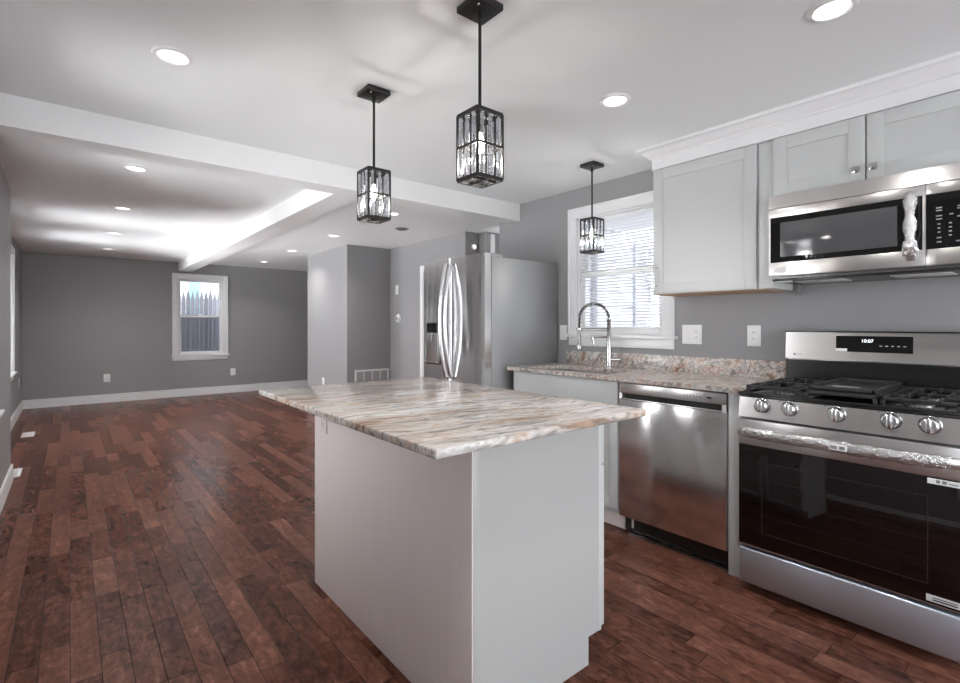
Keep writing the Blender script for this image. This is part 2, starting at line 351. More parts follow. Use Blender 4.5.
wallbox('wall_left_far', [(-.66, 5.35, 0, -.54, WM[0], H), (-.66, WM[1], 0, -.54, WL[0], H), (-.66, WM[0], 0, -.54, WM[1], WM[2]), (-.66, WM[0], WM[3], -.54, WM[1], H), (-.66, WL[1], 0, -.54, 9.77, H), (-.66, WL[0], 0, -.54, WL[1], WL[2]), (-.66, WL[0], WL[3], -.54, WL[1], H)], 'set back grey left wall near the far corner, with narrow window')
WF = (1.405, 2.11, .70, 2.02)
wallbox('wall_far', [(-.66, 9.77, 0, WF[0], 9.9, H), (WF[1], 9.77, 0, 4.72, 9.9, H), (WF[0], 9.77, 0, WF[1], 9.9, WF[2]), (WF[0], 9.77, WF[3], WF[1], 9.9, H)], 'grey end wall of the living room with one window')
WK = (1.77, 2.505, 1.148, 2.05)
wallbox('wall_right', [(3.06, -2.42, 0, 3.2, WK[0], H), (3.06, WK[1], 0, 3.2, 3.42, H), (3.06, WK[0], 0, 3.2, WK[1], WK[2]), (3.06, WK[0], WK[3], 3.2, WK[1], H)], 'grey kitchen wall behind the range, sink and window')
wallbox('wall_back', [(-.66, -2.42, 0, .0, -2.3, H), (3.0, -2.42, 0, 3.2, -2.3, H), (0, -2.42, 0, 3.0, -2.3, .3), (0, -2.42, 2.15, 3.0, -2.3, H)], 'grey wall behind the photographer with an added wide window')
wallbox('wall_closet', [(2.82, 6.17, 0, 4.72, 7.58, H)], 'grey boxed-out closet wall with a sharp corner in the living room')
wallbox('wall_passage', [(3.46, 5.30, 0, 3.66, 6.17, H), (3.46, 4.45, 0, 3.66, 4.55, H), (3.46, 4.55, 1.90, 3.66, 5.30, H)], 'grey wall behind the refrigerator with thermostat and door')
wallbox('wall_alcove', [(3.66, 4.32, 0, 4.5, 4.45, H), (4.4, 3.54, 0, 4.5, 4.32, H), (3.2, 3.36, 0, 4.5, 3.54, H)], 'grey recess wall glimpsed above the refrigerator')
wallbox('wall_recess', [(4.6, 7.58, 0, 4.72, 9.77, H)], 'grey side wall of the living room beyond the closet')
# beams
b = MB().box(-.36, 3.15, 2.137, 3.06, 3.325, H)
S(b.build('trim_1', M['beam']), 'long white boxed ceiling beam across the kitchen edge', 'beam')
b = MB().box(1.42, 3.325, 2.137, 1.62, 9.77, H)
S(b.build('trim_2', M['beam']), 'white boxed ceiling beam running toward the far window', 'beam')
# baseboards
def base(name, x0, y0, x1, y1, label, h=.13):
    b = MB().box(x0, y0, 0, x1, y1, h-.02)
    cx, cy = (x1-x0 < y1-y0), False
    b.box(x0, y0, h-.02, x1, y1, h, .005)
    return S(b.build(name, M['trim']), label, 'baseboard')
base('baseboard_left', -.36, -2.3, -.345, 5.35, 'white baseboard along the nearest left wall')
base('baseboard_left_far', -.54, 5.35, -.525, 9.77, 'white baseboard below the narrow left window')
base('baseboard_far', -.525, 9.755, 4.6, 9.77, 'white baseboard along the far end wall')
base('baseboard_closet', 2.805, 6.155, 2.82, 7.58, 'white baseboard along the long side of the closet wall')
base('baseboard_closet_front', 2.82, 6.155, 3.46, 6.17, 'white baseboard under the return air grille')
base('baseboard_passage', 3.445, 5.38, 3.46, 6.155, 'white baseboard under the thermostat wall')

# ------------------------------------------------------------------ windows
def window(name, plane, coord, a0, a1, z0, z1, depth, sgn, label, cas=.075, screen=False, locks=True):
    """plane 'x': lies in wall at x=coord, opening along y; sgn = direction to the room"""
    def bx(b, a_0, a_1, n0, n1, q0, q1, bev=.003):
        n0, n1 = coord+sgn*n0, coord+sgn*n1
        if plane == 'x': b.box(n0, a_0, q0, n1, a_1, q1, bev)
        else: b.box(a_0, n0, q0, a_1, n1, q1, bev)
    c = (a0+a1)/2
    loc = (coord, c, z0) if plane == 'x' else (c, coord, z0)
    t = S(empty(name, loc), label, 'window')
    b = MB(); bx(b, a0-cas, a0, 0, .018, z0, z1+cas); bx(b, a1, a1+cas, 0, .018, z0, z1+cas); bx(b, a0, a1, 0, .018, z1, z1+cas)
    bx(b, a0-cas-.004, a0-cas+.012, .0, .026, z0, z1+cas); bx(b, a1+cas-.012, a1+cas+.004, .0, .026, z0, z1+cas); bx(b, a0-cas-.004, a1+cas+.004, 0, .026, z1+cas-.012, z1+cas+.004)
    b.build('casing', M['trim'], t)
    b = MB(); bx(b, a0-cas-.025, a1+cas+.025, -.02, .05, z0-.022, z0, .006); s_ = b.build('window_sill', M['trim'], t)
    b = MB(); bx(b, a0-cas, a1+cas, 0, .018, z0-.088, z0-.022); b.build('apron', M['trim'], t)
    b = MB()
    for u0, u1 in ((a0, a0+.018), (a1-.018, a1)): bx(b, u0, u1, -depth, 0, z0, z1, 0)
    bx(b, a0, a1, -depth, 0, z1-.018, z1, 0); bx(b, a0, a1, -depth, -.02, z0, z0+.012, 0); b.build('jamb', M['trim'], t)
    zm = (z0+z1)/2+.01; fr = .035
    for nm, q0, q1, n0 in (('lower_sash', z0+.012, zm+.018, .055), ('upper_sash', zm-.018, z1-.018, .09)):
        b = MB(); i0, i1 = a0+.018, a1-.018
        bx(b, i0, i0+fr, -n0, -n0+.03, q0, q1); bx(b, i1-fr, i1, -n0, -n0+.03, q0, q1); bx(b, i0+fr, i1-fr, -n0, -n0+.03, q0, q0+(.05 if 'lower' in nm else fr)); bx(b, i0+fr, i1-fr, -n0, -n0+.03, q1-fr, q1)
        sa = b.build(nm, M['trim'], t)
        b = MB(); bx(b, i0+fr-.005, i1-fr+.005, -n0+.012, -n0+.016, q0+fr-.005, q1-fr+.005, 0); b.build('pane', M['pane'], sa)
    if screen:
        b = MB(); bx(b, a0+.02, a1-.02, -depth+.002, -depth+.003, z0+.02, zm+.02, 0); b.build('insect_screen', M['screen'], t)
    if locks:
        b = MB(); bx(b, c-.03, c+.03, -.05, -.025, zm+.018, zm+.032, .004); b.build('sash_lock', M['white'], t)
    return t
window('window_1', 'x', 3.06, WK[0], WK[1], WK[2], WK[3], .13, -1, 'white framed kitchen window with lowered blinds behind the faucet')
window('window_2', 'y', 9.77, WF[0], WF[1], WF[2], WF[3], .12, -1, 'white double-hung window on the far wall showing a picket fence', screen=True)
window('window_3', 'x', -.54, WL[0], WL[1], WL[2], WL[3], .11, 1, 'narrow white window edge on the set back left wall')
window('added_window_5', 'x', -.54, *WM, .11, 1, 'added unseen white window on the set back left wall, hidden past the near wall end')  # added out of view to pass fill light to the living room
window('added_window_6', 'x', -.36, *WN, .28, 1, 'added unseen white window on the nearest left wall, left of the island')  # added out of view to light the island side
window('added_window_7', 'x', -.36, *WP, .28, 1, 'added unseen white window on the nearest left wall, beside the photographer')  # unseen opening put in for kitchen fill light
window('added_window_8', 'x', -.36, *WB, .28, 1, 'added unseen white window on the nearest left wall, just past the long beam')  # unseen, put in to brighten the ceiling past the beam
# added window behind the photographer, never in view, put in to pass fill light
t = S(empty('added_window_4', (1.5, -2.3, .3)), 'added unseen wide white window behind the photographer', 'window')
b = MB()
for u in (0, .98, 1.96, 2.94): b.box(u, -2.40, .3, u+.06, -2.33, 2.15)
b.box(0, -2.4, .3, 3.0, -2.33, .36); b.box(0, -2.4, 2.09, 3.0, -2.33, 2.15); b.build('frame', M['trim'], t)

# door on the passage wall
t = S(empty('door_1', (3.46, 4.92, 0)), 'white panelled door behind the refrigerator, only its casing showing', 'door')
b = MB().box(3.442, 5.30, 0, 3.46, 5.372, 1.972, .004).box(3.442, 4.478, 0, 3.46, 4.55, 1.972, .004).box(3.442, 4.55, 1.90, 3.46, 5.30, 1.972, .004); b.build('casing', M['trim'], t)
b = MB().box(3.49, 4.555, .01, 3.525, 5.295, 1.895, .003)
for y0 in (4.66, 4.97):
    for z0, z1 in ((.2, .85), (1.0, 1.75)): b.box(3.483, y0, z0, 3.495, y0+.22, z1, .006)
dr = b.build('door_leaf', M['trim'], t)
for z in (.25, .95, 1.65): MB().box(3.478, 5.272, z, 3.492, 5.299, z+.09, .002).build('hinge', M['dsteel'], dr)
# alcove door casing glimpsed above the refrigerator
t = S(empty('door_2', (4.0, 4.32, 0)), 'white door casing glimpsed in the recess above the refrigerator', 'door')
MB().box(3.72, 4.30, 0, 3.78, 4.32, H-.02, .004).box(4.18, 4.30, 0, 4.25, 4.32, H-.02, .004).build('casing', M['trim'], t)
MB().box(3.80, 4.305, 0, 4.18, 4.32, 2.0, .004).build('door_leaf', M['louver'], t)

# ------------------------------------------------------------------ ceiling lights
def recessed(loc):
    t = empty('recessed_light', loc); x, y, z = loc
    MB().lathe([(.052, -.002), (.056, -.008), (.068, -.007), (.073, -.001), (.073, .0), (.052, .0)], (x, y, z), n=40).build('trim_ring', M['white'], t)
    MB().lathe([(.0525, -.001), (.048, -.0035), (.03, -.0045), (.0005, -.0048), (.0005, -.001)], (x, y, z), n=36).build('lens', M['lens'], t)
    return t
LIGHTS = [((.313, 2.286), 'recessed ceiling light nearest the left end of the long beam, on the kitchen side'),
          ((1.976, .532), 'largest recessed light, above the range at the top right of the photo'),
          ((1.988, 1.403), 'recessed light between the largest pendant and the wall cabinet crown'),
          ((.345, 4.087), 'recessed light just beyond the long beam at left, nearest of the left row'),
          ((.37, 5.549), 'second recessed light of the left living room row'),
          ((.40, 7.124), 'third recessed light of the left living room row'),
          ((.406, 8.639), 'farthest recessed light of the left living room row'),
          ((2.377, 4.181), 'recessed light just beyond the beam beside the middle pendant'),
          ((2.422, 5.662), 'recessed light in front of the boxed-out closet corner'),
          ((2.45, 7.193), 'recessed light beside the long side of the closet wall'),
          ((2.514, 8.749), 'farthest recessed light right of the lengthwise beam')]
first = None
for (x, y), lab in LIGHTS:
    o = recessed((x, y, H)) if first is None else dup(first, (x, y, H))
    first = first or o
    tag(o, lab, 'ceiling light', 'recessed ceiling lights')
def lamp(x, y, p):
    l = bpy.data.lights.new('recessed_lamp', 'AREA'); l.shape = 'DISK'; l.size = .10; l.spread = math.radians(125); l.energy = p; l.color = (1, .975, .94)
    o = bpy.data.objects.new('recessed_lamp', l); COL.objects.link(o); o.location = (x, y, H-.012)
for (x, y), _ in LIGHTS: lamp(x, y, RECESS_W if y > 3 else KITCHEN_W)
lamp(.32, .5, KITCHEN_W)

# dark round ceiling fitting
t = tag(empty('ceiling_fitting', (2.825, 4.771, H)), 'small dark round ceiling fitting in front of the refrigerator wall', 'ceiling fitting')
MB().lathe([(.075, 0), (.075, -.006), (.055, -.012), (.055, 0)], (2.825, 4.771, H)).build('rim', M['greyp'], t)
MB().lathe([(.0545, -.001), (.05, -.010), (.02, -.006), (.001, -.006), (.001, -.001)], (2.825, 4.771, H)).build('grille', M['black'], t)

# small round lamp glimpsed over the refrigerator
t = tag(empty('wall_lamp', (3.585, 4.45, 2.12)), 'small white round lamp glowing in the recess above the refrigerator', 'lamp')
MB().lathe([(.001, 0), (.034, 0), (.034, -.012), (.001, -.012)], (3.585, 4.45, 2.12), 'y', 24).build('backplate', M['white'], t)
MB().lathe([(.020, -.012), (.019, -.018), (.013, -.024), (.001, -.027), (.001, -.012)], (3.585, 4.45, 2.12), 'y', 24).build('globe', M['globe'], t)
l = bpy.data.lights.new('wall_lamp_light', 'POINT'); l.energy = .7; l.shadow_soft_size = .04
q = bpy.data.objects.new('wall_lamp_light', l); COL.objects.link(q); q.location = (3.75, 4.1, 2.12)
# ------------------------------------------------------------------ pendants
def pendant(x, y):
    t = empty('pendant_light', (x, y, H))
    ca = MB().box(x-.056, y-.056, H-.022, x+.056, y+.056, H, .003).build('canopy', M['bronze'], t)
    for sx_, sy_ in ((-.03, -.03), (.03, .03)): MB().lathe([(.001, -.003), (.004, -.0025), (.005, 0), (.001, 0)], (x+sx_, y+sy_, H-.022), n=12).build('screw', M['chrome'], ca)
    MB().cyl((x, y, 1.93), (x, y, H-.02), .0055, n=12).cyl((x, y, 2.235), (x, y, H-.02), .009, n=12).build('rod', M['bronze'], t)
    r = .053; zt, zm, zb = 1.916, 1.808, 1.702; q = .0035
    b = MB()
    for z in (zt, zm, zb):
        hh = .004 if z == zm else .006
        for s_ in (-1, 1):
            b.box(x-r, y+s_*r-q, z-hh, x+r, y+s_*r+q, z+hh); b.box(x+s_*r-q, y-r, z-hh, x+s_*r+q, y+r, z+hh)
    for a in (-1, 1):
        for c in (-1, 1): b.box(x+a*r-q, y+c*r-q, zb, x+a*r+q, y+c*r+q, zt)
    for s_ in (-1, 1):
        for u in (-.0177, .0177):
            b.box(x+u-.0018, y+s_*r-.002, zb, x+u+.0018, y+s_*r+.002, zt); b.box(x+s_*r-.002, y+u-.0018, zb, x+s_*r+.002, y+u+.0018, zt)
    # top and bottom cross bars
    for z in (zt, zb):
        for u in (-.0187, .0187): b.box(x-r, y+u-.003, z-.004, x+r, y+u+.003, z+.004)
        b.box(x-.005, y-r, z-.004, x+.005, y+r, z+.004)
    b.build('cage', M['bronze'], t)
    cid = 0
    for side in range(4):
        for tier in (0, 1):
            z0, z1 = (zb+.008, zm-.006) if tier == 0 else (zm+.006, zt-.008)
            for k in (-1, 0, 1):
                w0, w1 = (.011, .0165) if (tier == 1) else (.0165, .011)
                wb, wt = (w0/2+.002, w1/2+.0) if tier == 0 else (w1/2, w0/2+.002)
                def ring(z, w_, e):
                    pts = [(-w_, 0), (-w_*.35, e), (w_*.35, e), (w_, 0), (w_*.35, -e), (-w_*.35, -e)]; out = []
                    for u, v in pts:
                        u += k*.0345
                        out.append({0: (x+u, y-r+v, z), 1: (x+u, y+r+v, z), 2: (x-r+v, y+u, z), 3: (x+r+v, y+u, z)}[side])
                    return out
                m_ = MB(); m_.loft([ring(z0, wb*.6, .003), ring(z0+.006, wb, .007), ring(z1-.006, wt, .007), ring(z1, wt*.6, .003)])
                m_.build('crystal', M['crystal'], t)
    MB().cyl((x, y, 1.86), (x, y, 1.93), .012, n=16).build('socket', M['bronze'], t)
    MB().lathe([(.002, -.07), (.011, -.06), (.0155, -.042), (.013, -.02), (.009, 0), (.001, 0)], (x, y, 1.86), n=18).build('bulb', M['bulb'], t)
    return t
p0 = None
for (x, y), lab in (((1.053, 1.275), 'largest black caged crystal pendant, nearest over the granite island'),
                    ((1.068, 2.052), 'middle black caged crystal pendant over the far end of the island'),
                    ((2.665, 2.06), 'smallest black caged crystal pendant in front of the kitchen window')):
    o = pendant(x, y) if p0 is None else dup(p0, (x, y, H)); p0 = p0 or o
    tag(o, lab, 'pendant light', 'caged crystal pendants')
    l = bpy.data.lights.new('pendant_bulb', 'POINT'); l.energy = PENDANT_W; l.shadow_soft_size = .012; l.color = (1, .96, .9)
    q = bpy.data.objects.new('pendant_bulb', l); COL.objects.link(q); q.location = (x, y, 1.772)

# ------------------------------------------------------------------ cabinets
def shaker(b, side, x, y0, y1, z0, z1, rail=.058, th=.02):
    """door whose face looks toward side (-1 = -X) with its face at x"""
    e = -side*th; g = side*-.008
    b.box(x, y0, z0, x+e, y0+rail, z1, .0015); b.box(x, y1-rail, z0, x+e, y1, z1, .0015)
    b.box(x, y0+rail, z0, x+e, y1-rail, z0+rail, .0015); b.box(x, y0+rail, z1-rail, x+e, y1-rail, z1, .0015)
    b.box(x+g, y0+rail-.002, z0+rail-.002, x+e, y1-rail+.002, z1-rail+.002)
    return b
def bar_handle(x, y, z0, z1, parent, side=-1):
    b = MB().cyl((x+side*.03, y, z0), (x+side*.03, y, z1), .005, n=12)
    for z in (z0+.015, z1-.015): b.cyl((x, y, z), (x+side*.03, y, z), .004, n=10)
    return b.build('bar_handle', M['chrome'], parent)
# tall wall cabinet
t = tag(empty('wall_cabinet', (2.9, 1.35, 1.403)), 'tall white shaker wall cabinet between the window and the microwave', 'cabinet')
MB().box(2.757, 1.062, 1.407, 3.06, 1.66, 2.20).build('body', M['cab'], t)
MB().box(2.757, 1.04, 1.403, 3.055, 1.66, 1.407).build('underside', M['cabin'], t)
d = shaker(MB(), -1, 2.735, 1.068, 1.655, 1.408, 2.157, .062).build('door', M['cab'], t)
bar_handle(2.735, 1.628, 1.44, 1.58, d)
MB().box(2.748, .992, 1.407, 3.06, 1.06, 2.157, .001).build('filler_strip', M['cab'], t)
# cabinet over the microwave
t = tag(empty('wall_cabinet', (2.9, .61, 1.865)), 'short white two-door wall cabinet above the microwave', 'cabinet')
MB().box(2.757, .225, 1.868, 3.06, .99, 2.20).build('body', M['cab'], t)
for y0, y1, ky in ((.612, .988, .640), (.228, .606, .578)):
    d = shaker(MB(), -1, 2.735, y0, y1, 1.868, 2.157, .062).build('door', M['cab'], t)
    b = MB().cyl((2.712, ky, 1.915), (2.736, ky, 1.915), .006, n=12).box(2.704, ky-.015, 1.900, 2.714, ky+.015, 1.930, .003); b.box(2.7025, ky-.009, 1.906, 2.7045, ky+.009, 1.924, .0008)
    b.build('knob', M['chrome'], d)
# frieze and crown
def sweep(b, prof):
    rings = [[(3.06, 1.662+o, z) for o, z in prof], [(2.732-o, 1.662+o, z) for o, z in prof], [(2.732-o, .225, z) for o, z in prof]]
    return b.loft(rings)
t = tag(empty('crown_moulding', (2.732, .94, 2.16)), 'white crown moulding and frieze on top of the wall cabinets', 'moulding')
sweep(MB(), [(.0, 2.160), (.0, 2.232), (-.02, 2.232), (-.02, 2.160)]).build('frieze', M['trim'], t)
sweep(MB(), [(.0, 2.222), (.008, 2.222), (.010, 2.230), (.014, 2.234), (.022, 2.238), (.034, 2.248), (.046, 2.262), (.050, 2.266), (.054, 2.268), (.064, 2.270), (.066, 2.285), (-.02, 2.285), (-.02, 2.222)]).build('crown', M['trim'], t)

# sink base cabinet
CX = 2.49
t = tag(empty('sink_base_cabinet', (2.78, 2.18, 0)), 'white sink base cabinet between refrigerator and dishwasher', 'cabinet')
MB().box(CX+.02, 1.732, .10, 2.52, 2.636, .891).box(2.52, 1.732, .10, 3.055, 1.75, .891).box(2.52, 2.618, .10, 3.055, 2.636, .891).box(2.52, 1.75, .10, 3.055, 2.618, .12).build('body', M['cab'], t)
MB().box(CX, 1.738, .735, CX+.02, 2.630, .884, .0015).build('false_front', M['cab'], t)
for y0, y1, hy in ((1.738, 2.181, 2.150), (2.187, 2.630, 2.218)):
    d = shaker(MB(), -1, CX, y0, y1, .125, .728, .062).build('door', M['cab'], t)
    bar_handle(CX, hy, .56, .70, d)
MB().box(CX+.065, 1.732, 0, CX+.08, 2.636, .10).build('toe_kick', M['isl'], t)
# filler panel between dishwasher and range
t = tag(MB().box(2.485, 1.035, 0, 3.055, 1.098, .892, .002).build('cabinet_filler_panel', M['cab'], None, (2.77, 1.066, 0)), 'narrow white end panel between the dishwasher and the range', 'cabinet panel')

# kitchen countertop with sink opening and backsplash
t = tag(empty('kitchen_countertop', (2.75, 1.84, .893)), 'red-brown granite countertop over dishwasher and sink', 'countertop')
SY0, SY1, SX0, SX1 = 1.87, 2.52, 2.535, 2.86
b = MB(); cz0, cz1, cx0 = .892, .917, 2.455
b.box(cx0, 1.015, cz0, 3.06, SY0, cz1).box(cx0, SY1, cz0, 3.06, 2.665, cz1).box(cx0, SY0, cz0, SX0, SY1, cz1).box(SX1, SY0, cz0, 3.06, SY1, cz1)
bmesh.ops.remove_doubles(b.bm, verts=b.bm.verts, dist=1e-5)
es = [e for e in b.bm.edges if all(abs(v.co.x-cx0) < 1e-4 for v in e.verts) and abs(e.verts[0].co.y-e.verts[1].co.y) > .01]
b.build('slab', M['gran2'], t)
MB().box(3.038, 1.015, .917, 3.06, 2.60, 1.018, .002).build('backsplash', M['gran2'], t)
# sink
t = tag(empty('kitchen_sink', (2.70, 2.19, .70)), 'stainless undermount sink sunk in the granite below the window', 'sink')
b = MB(); o_ = .012; x0, x1, y0, y1 = SX0-o_, SX1+o_, SY0-o_, SY1+o_
b.box(x0, y0, .70, x1, y1, .708).box(x0, y0, .708, x0+.008, y1, .891).box(x1-.008, y0, .708, x1, y1, .891).box(x0, y0, .708, x1, y0+.008, .891).box(x0, y1-.008, .708, x1, y1, .891)
b.build('bowl', M['steel'], t)
MB().lathe([(.001, .001), (.04, .001), (.045, .004), (.03, .002), (.001, .0015)], (2.70, 2.19, .7075)).build('drain', M['chrome'], t)
# faucet
fx, fy = 2.94, 2.125; dx, dy = -.771, .637
t = tag(empty('kitchen_faucet', (fx, fy, .917)), 'brushed nickel spring pull-down faucet in front of the kitchen window', 'faucet')
MB().lathe([(.001, 0), (.028, 0), (.028, .006), (.020, .012), (.018, .02), (.018, .16), (.0145, .165), (.0145, .33), (.017, .335), (.017, .35), (.010, .352), (.001, .352)], (fx, fy, .917)).build('body', M['chrome'], t)
arc = []; R = .105
for k in range(33):
    a = PI*k/32; arc.append((fx+dx*R*(1-math.cos(a)), fy+dy*R*(1-math.cos(a)), 1.262+R*1.05*math.sin(a)))
hx, hy_ = fx+dx*2*R, fy+dy*2*R
arc += [(hx, hy_, 1.262-.02*k) for k in range(1, 5)]
hose = MB().tube(arc, .0075, 10).build('hose', M['rubber'], t)
def along(pts, s_):
    i = min(int(s_*(len(pts)-1)), len(pts)-2); f = s_*(len(pts)-1)-i
    a, b_ = Vector(pts[i]), Vector(pts[i+1]); return a.lerp(b_, f), (b_-a).normalized()
hel = []; N = 26*9
sd = Vector((dy, -dx, 0))
for k in range(N+1):
    p_, t_ = along(arc, k/N*.93); nrm = sd.cross(t_).normalized(); a = 2*PI*k/9
    hel.append(p_+(sd*math.cos(a)+nrm*math.sin(a))*.0125)
MB().tube(hel, .0027, 6).build('spring', M['chrome'], t)
MB().lathe([(.001, 0), (.016, 0), (.018, .01), (.018, .045), (.014, .055), (.0125, .14), (.010, .15), (.001, .15)], (hx, hy_, 1.035)).build('spray_head', M['chrome'], t)
MB().tube([(fx, fy, 1.195), (fx+dx*.09, fy+dy*.09, 1.195), (hx, hy_, 1.195)], .0045, 8).tube([(fx, fy, 1.180), (fx+dx*.09, fy+dy*.09, 1.180), (hx, hy_, 1.180)], .003, 8).lathe([(.010, -.006), (.020, -.006), (.020, .010), (.010, .010)], (hx, hy_, 1.19)).build('docking_arm', M['chrome'], t)
MB().tube([(fx, fy, 1.135), (fx+dx*.06, fy+dy*.06, 1.137), (fx+dx*.125, fy+dy*.125, 1.138)], .0085, 10).tube([(fx+dx*.12, fy+dy*.12, 1.138), (fx+dx*.108, fy+dy*.108, 1.085)], .0075, 10).build('side_spout', M['chrome'], t)
MB().cyl((fx, fy, .975), (fx-dx*.075, fy-dy*.075, .975), .014, n=16).tube([(fx-dx*.07, fy-dy*.07, .975), (fx-dx*.075, fy-dy*.075, 1.04)], .005, 8).build('lever', M['chrome'], t)

# ------------------------------------------------------------------ dishwasher
t = tag(empty('dishwasher', (2.76, 1.415, 0)), 'stainless steel dishwasher between sink cabinet and range', 'dishwasher')
y0, y1 = 1.105, 1.722; X = 2.487
MB().box(X+.045, y0+.004, .10, 3.03, y1-.004, .878).build('tub', M['dsteel'], t)
dr = MB().box(X-.006, y0, .108, X+.045, y1, .79, .004).build('door_panel', M['dw'], t)
cp = MB().box(X-.008, y0, .825, X+.045, y1, .883, .003).box(X-.006, y0, .79, X+.045, y0+.022, .826).box(X-.006, y1-.022, .79, X+.045, y1, .826).build('control_strip', M['steel'], t)
MB().box(X+.022, y0+.022, .79, X+.044, y1-.022, .825).build('pocket_handle_recess', M['rubber'], t)
MB().box(X-.010, y0+.02, .786, X+.014, y1-.02, .797, .003).build('pocket_handle_lip', M['knobm'], t)
for k in range(6): MB().lathe([(.001, -.0008), (.004, -.0008), (.004, .001), (.001, .001)], (X-.008, 1.205+.017*k+.03, .854), 'x', 12).build('button_mark', M['greyp'], cp)
MB().box(X-.0092, 1.178, .849, X-.006, 1.200, .858).build('status_window', M['slot'], cp)
MB().box(X-.0092, 1.46, .852, X-.006, 1.465, .855).build('status_dot', M['slot'], cp)
tk = MB().box(X+.055, y0+.004, .012, X+.075, y1-.004, .105).build('toe_kick', M['black'], t)
MB().box(X+.0535, y1-.06, .03, X+.055, y1-.045, .08).build('label', M['lgrey'], tk)
MB().box(X+.03, y0+.01, 0, X+.05, y1-.04, .008).build('bottom_strip', M['dsteel'], t)

# ------------------------------------------------------------------ gas range
t = tag(empty('gas_range', (2.7, .63, 0)), 'stainless steel gas range with black oven glass, right of the dishwasher', 'range')
Y0, Y1 = .25, 1.01; FX = 2.392
MB().box(FX+.05, Y0+.004, .06, 3.03, Y1-.004, .885).build('body', M['grey_side'], t)
for fx_ in (FX+.09, 2.96):
    for fy_ in (Y0+.04, Y1-.04): MB().cyl((fx_, fy_, 0), (fx_, fy_, .062), .016, n=12).build('foot', M['rubber'], t)
ck = MB().box(FX+.012, Y0-.002, .885, 3.03, Y1+.002, .903, .004).build('cooktop', M['black'], t)
MB().box(FX+.006, Y0-.003, .900, FX+.02, Y1+.003, .912, .004).box(FX+.02, Y1-.012, .900, 2.95, Y1+.003, .912, .004).box(FX+.02, Y0-.003, .900, 2.95, Y0+.012, .912, .004).build('rim', M['black'], ck)
# control panel, slightly leaning
b = MB(); b.prism([(FX-.002, .800), (FX+.014, .900), (FX+.06, .900), (FX+.06, .800)], 'y', Y0, Y1); b.bevel(.003)
cp = b.build('control_panel', M['steel'], t)
KY = [.91, .80, .63, .456, .345]
for i, ky in enumerate(KY):
    kz = .858; kx = FX+.0072
    kn = MB().lathe([(.001, -.008), (.030, -.008), (.034, -.004), (.034, .002), (.001, .002)], (kx, ky, kz), 'x', 32).build('knob', M['dsteel'], cp)
    MB().lathe([(.001, -.034), (.022, -.034), (.0255, -.031), (.0275, -.010), (.0275, -.008), (.001, -.008)], (kx, ky, kz), 'x', 32).box(kx-.046, ky-.0085, kz-.025, kx-.033, ky+.0085, kz+.025, .004).build('dial', M['knobm'], kn)
    MB().box(FX+.0085, ky+.036, kz+.026, FX+.0125, ky+.042, kz+.032).build('burner_mark', M['greyp'], cp)
# oven door
dr = MB().box(FX-.004, Y0, .675, FX+.045, Y1, .790, .004).box(FX, Y0, .212, FX+.045, Y1, .676).build('oven_door', M['steel'], t)
g = MB().box(FX-.004, Y0+.003, .218, FX+.002, Y1-.003, .674, .001).build('oven_glass', M['ovg'], dr)
def bow(u, amp): return amp*(1-(2*u-1)**4)
hp = [(FX-.022-bow(k/24, .030), Y0+.008+(Y1-Y0-.016)*k/24, .738) for k in range(25)]
b = MB(); rings = []
for (x, y, z) in hp: rings.append([(x-.008, y, z-.018), (x-.013, y, z-.006), (x-.013, y, z+.006), (x-.008, y, z+.018), (x+.004, y, z+.018), (x+.004, y, z-.018)])
b.loft(rings)
for yy in (Y0+.008, Y1-.03): b.box(FX-.026, yy, .722, FX-.002, yy+.022, .754, .005)
hd = b.build('handle', M['steel'], dr)
rings = []
for k in range(61):
    u = k/60; y = Y0+.035+(Y1-Y0-.07)*u; x = FX-.022-bow((y-Y0-.008)/(Y1-Y0-.016), .030)-.004
    rings.append([(x+(.0145+random.uniform(-.0015, .003))*math.cos(a)*.95, y, .738+(.0225+random.uniform(-.001, .0035))*math.sin(a)) for a in [2*PI*j/14 for j in range(14)]])
wr = MB().loft(rings).build('plastic_wrap', M['wrap'], hd); wr['label'] = 'clear crinkled plastic film around the handle'
hx0 = FX-.022-.030-.0235
st = MB().box(hx0, .575, .728, hx0+.0015, .635, .752, .0004).build('barcode_sticker', M['white'], hd)
for k in range(7): MB().box(hx0-.0006, .608+k*.0032, .733, hx0, .6096+k*.0032, .746).build('barcode_bar', M['slot'], st)
MB().box(hx0-.0006, .582, .733, hx0, .600, .746).build('barcode_block', M['greyp'], st)
st = MB().box(FX-.0055, .262, .650, FX-.004, .352, .670).build('energy_sticker', M['white'], g)
MB().box(FX-.0061, .318, .655, FX-.0055, .328, .666).box(FX-.0061, .300, .655, FX-.0055, .312, .666).box(FX-.0061, .27, .657, FX-.0055, .295, .660).build('sticker_print', M['greyp'], st)
st = MB().box(FX-.0055, .262, .226, FX-.004, .355, .250).build('rating_plate', M['lgrey'], g)
MB().box(FX-.0061, .272, .231, FX-.0055, .338, .236).box(FX-.0061, .272, .240, FX-.0055, .338, .243).build('plate_print', M['slot'], st)
# inner window frame of the oven, a slightly raised line in the glass
b = MB()
for q in ((Y0+.10, .60, Y1-.10, .603), (Y0+.10, .285, Y1-.10, .288)): b.box(FX-.0045, q[0], q[1], FX-.0035, q[2], q[3])
for yy in (Y0+.10, Y1-.103): b.box(FX-.0045, yy, .285, FX-.0035, yy+.003, .603)
for z in (.365, .445, .525): b.box(FX-.0045, Y0+.105, z, FX-.0040, Y1-.105, z+.0010)
b.build('inner_window_frame', M['ovline'], g)
MB().box(FX-.006, Y0+.002, .040, FX+.045, Y1-.002, .200, .008, 3).build('storage_drawer', M['drawer'], t)
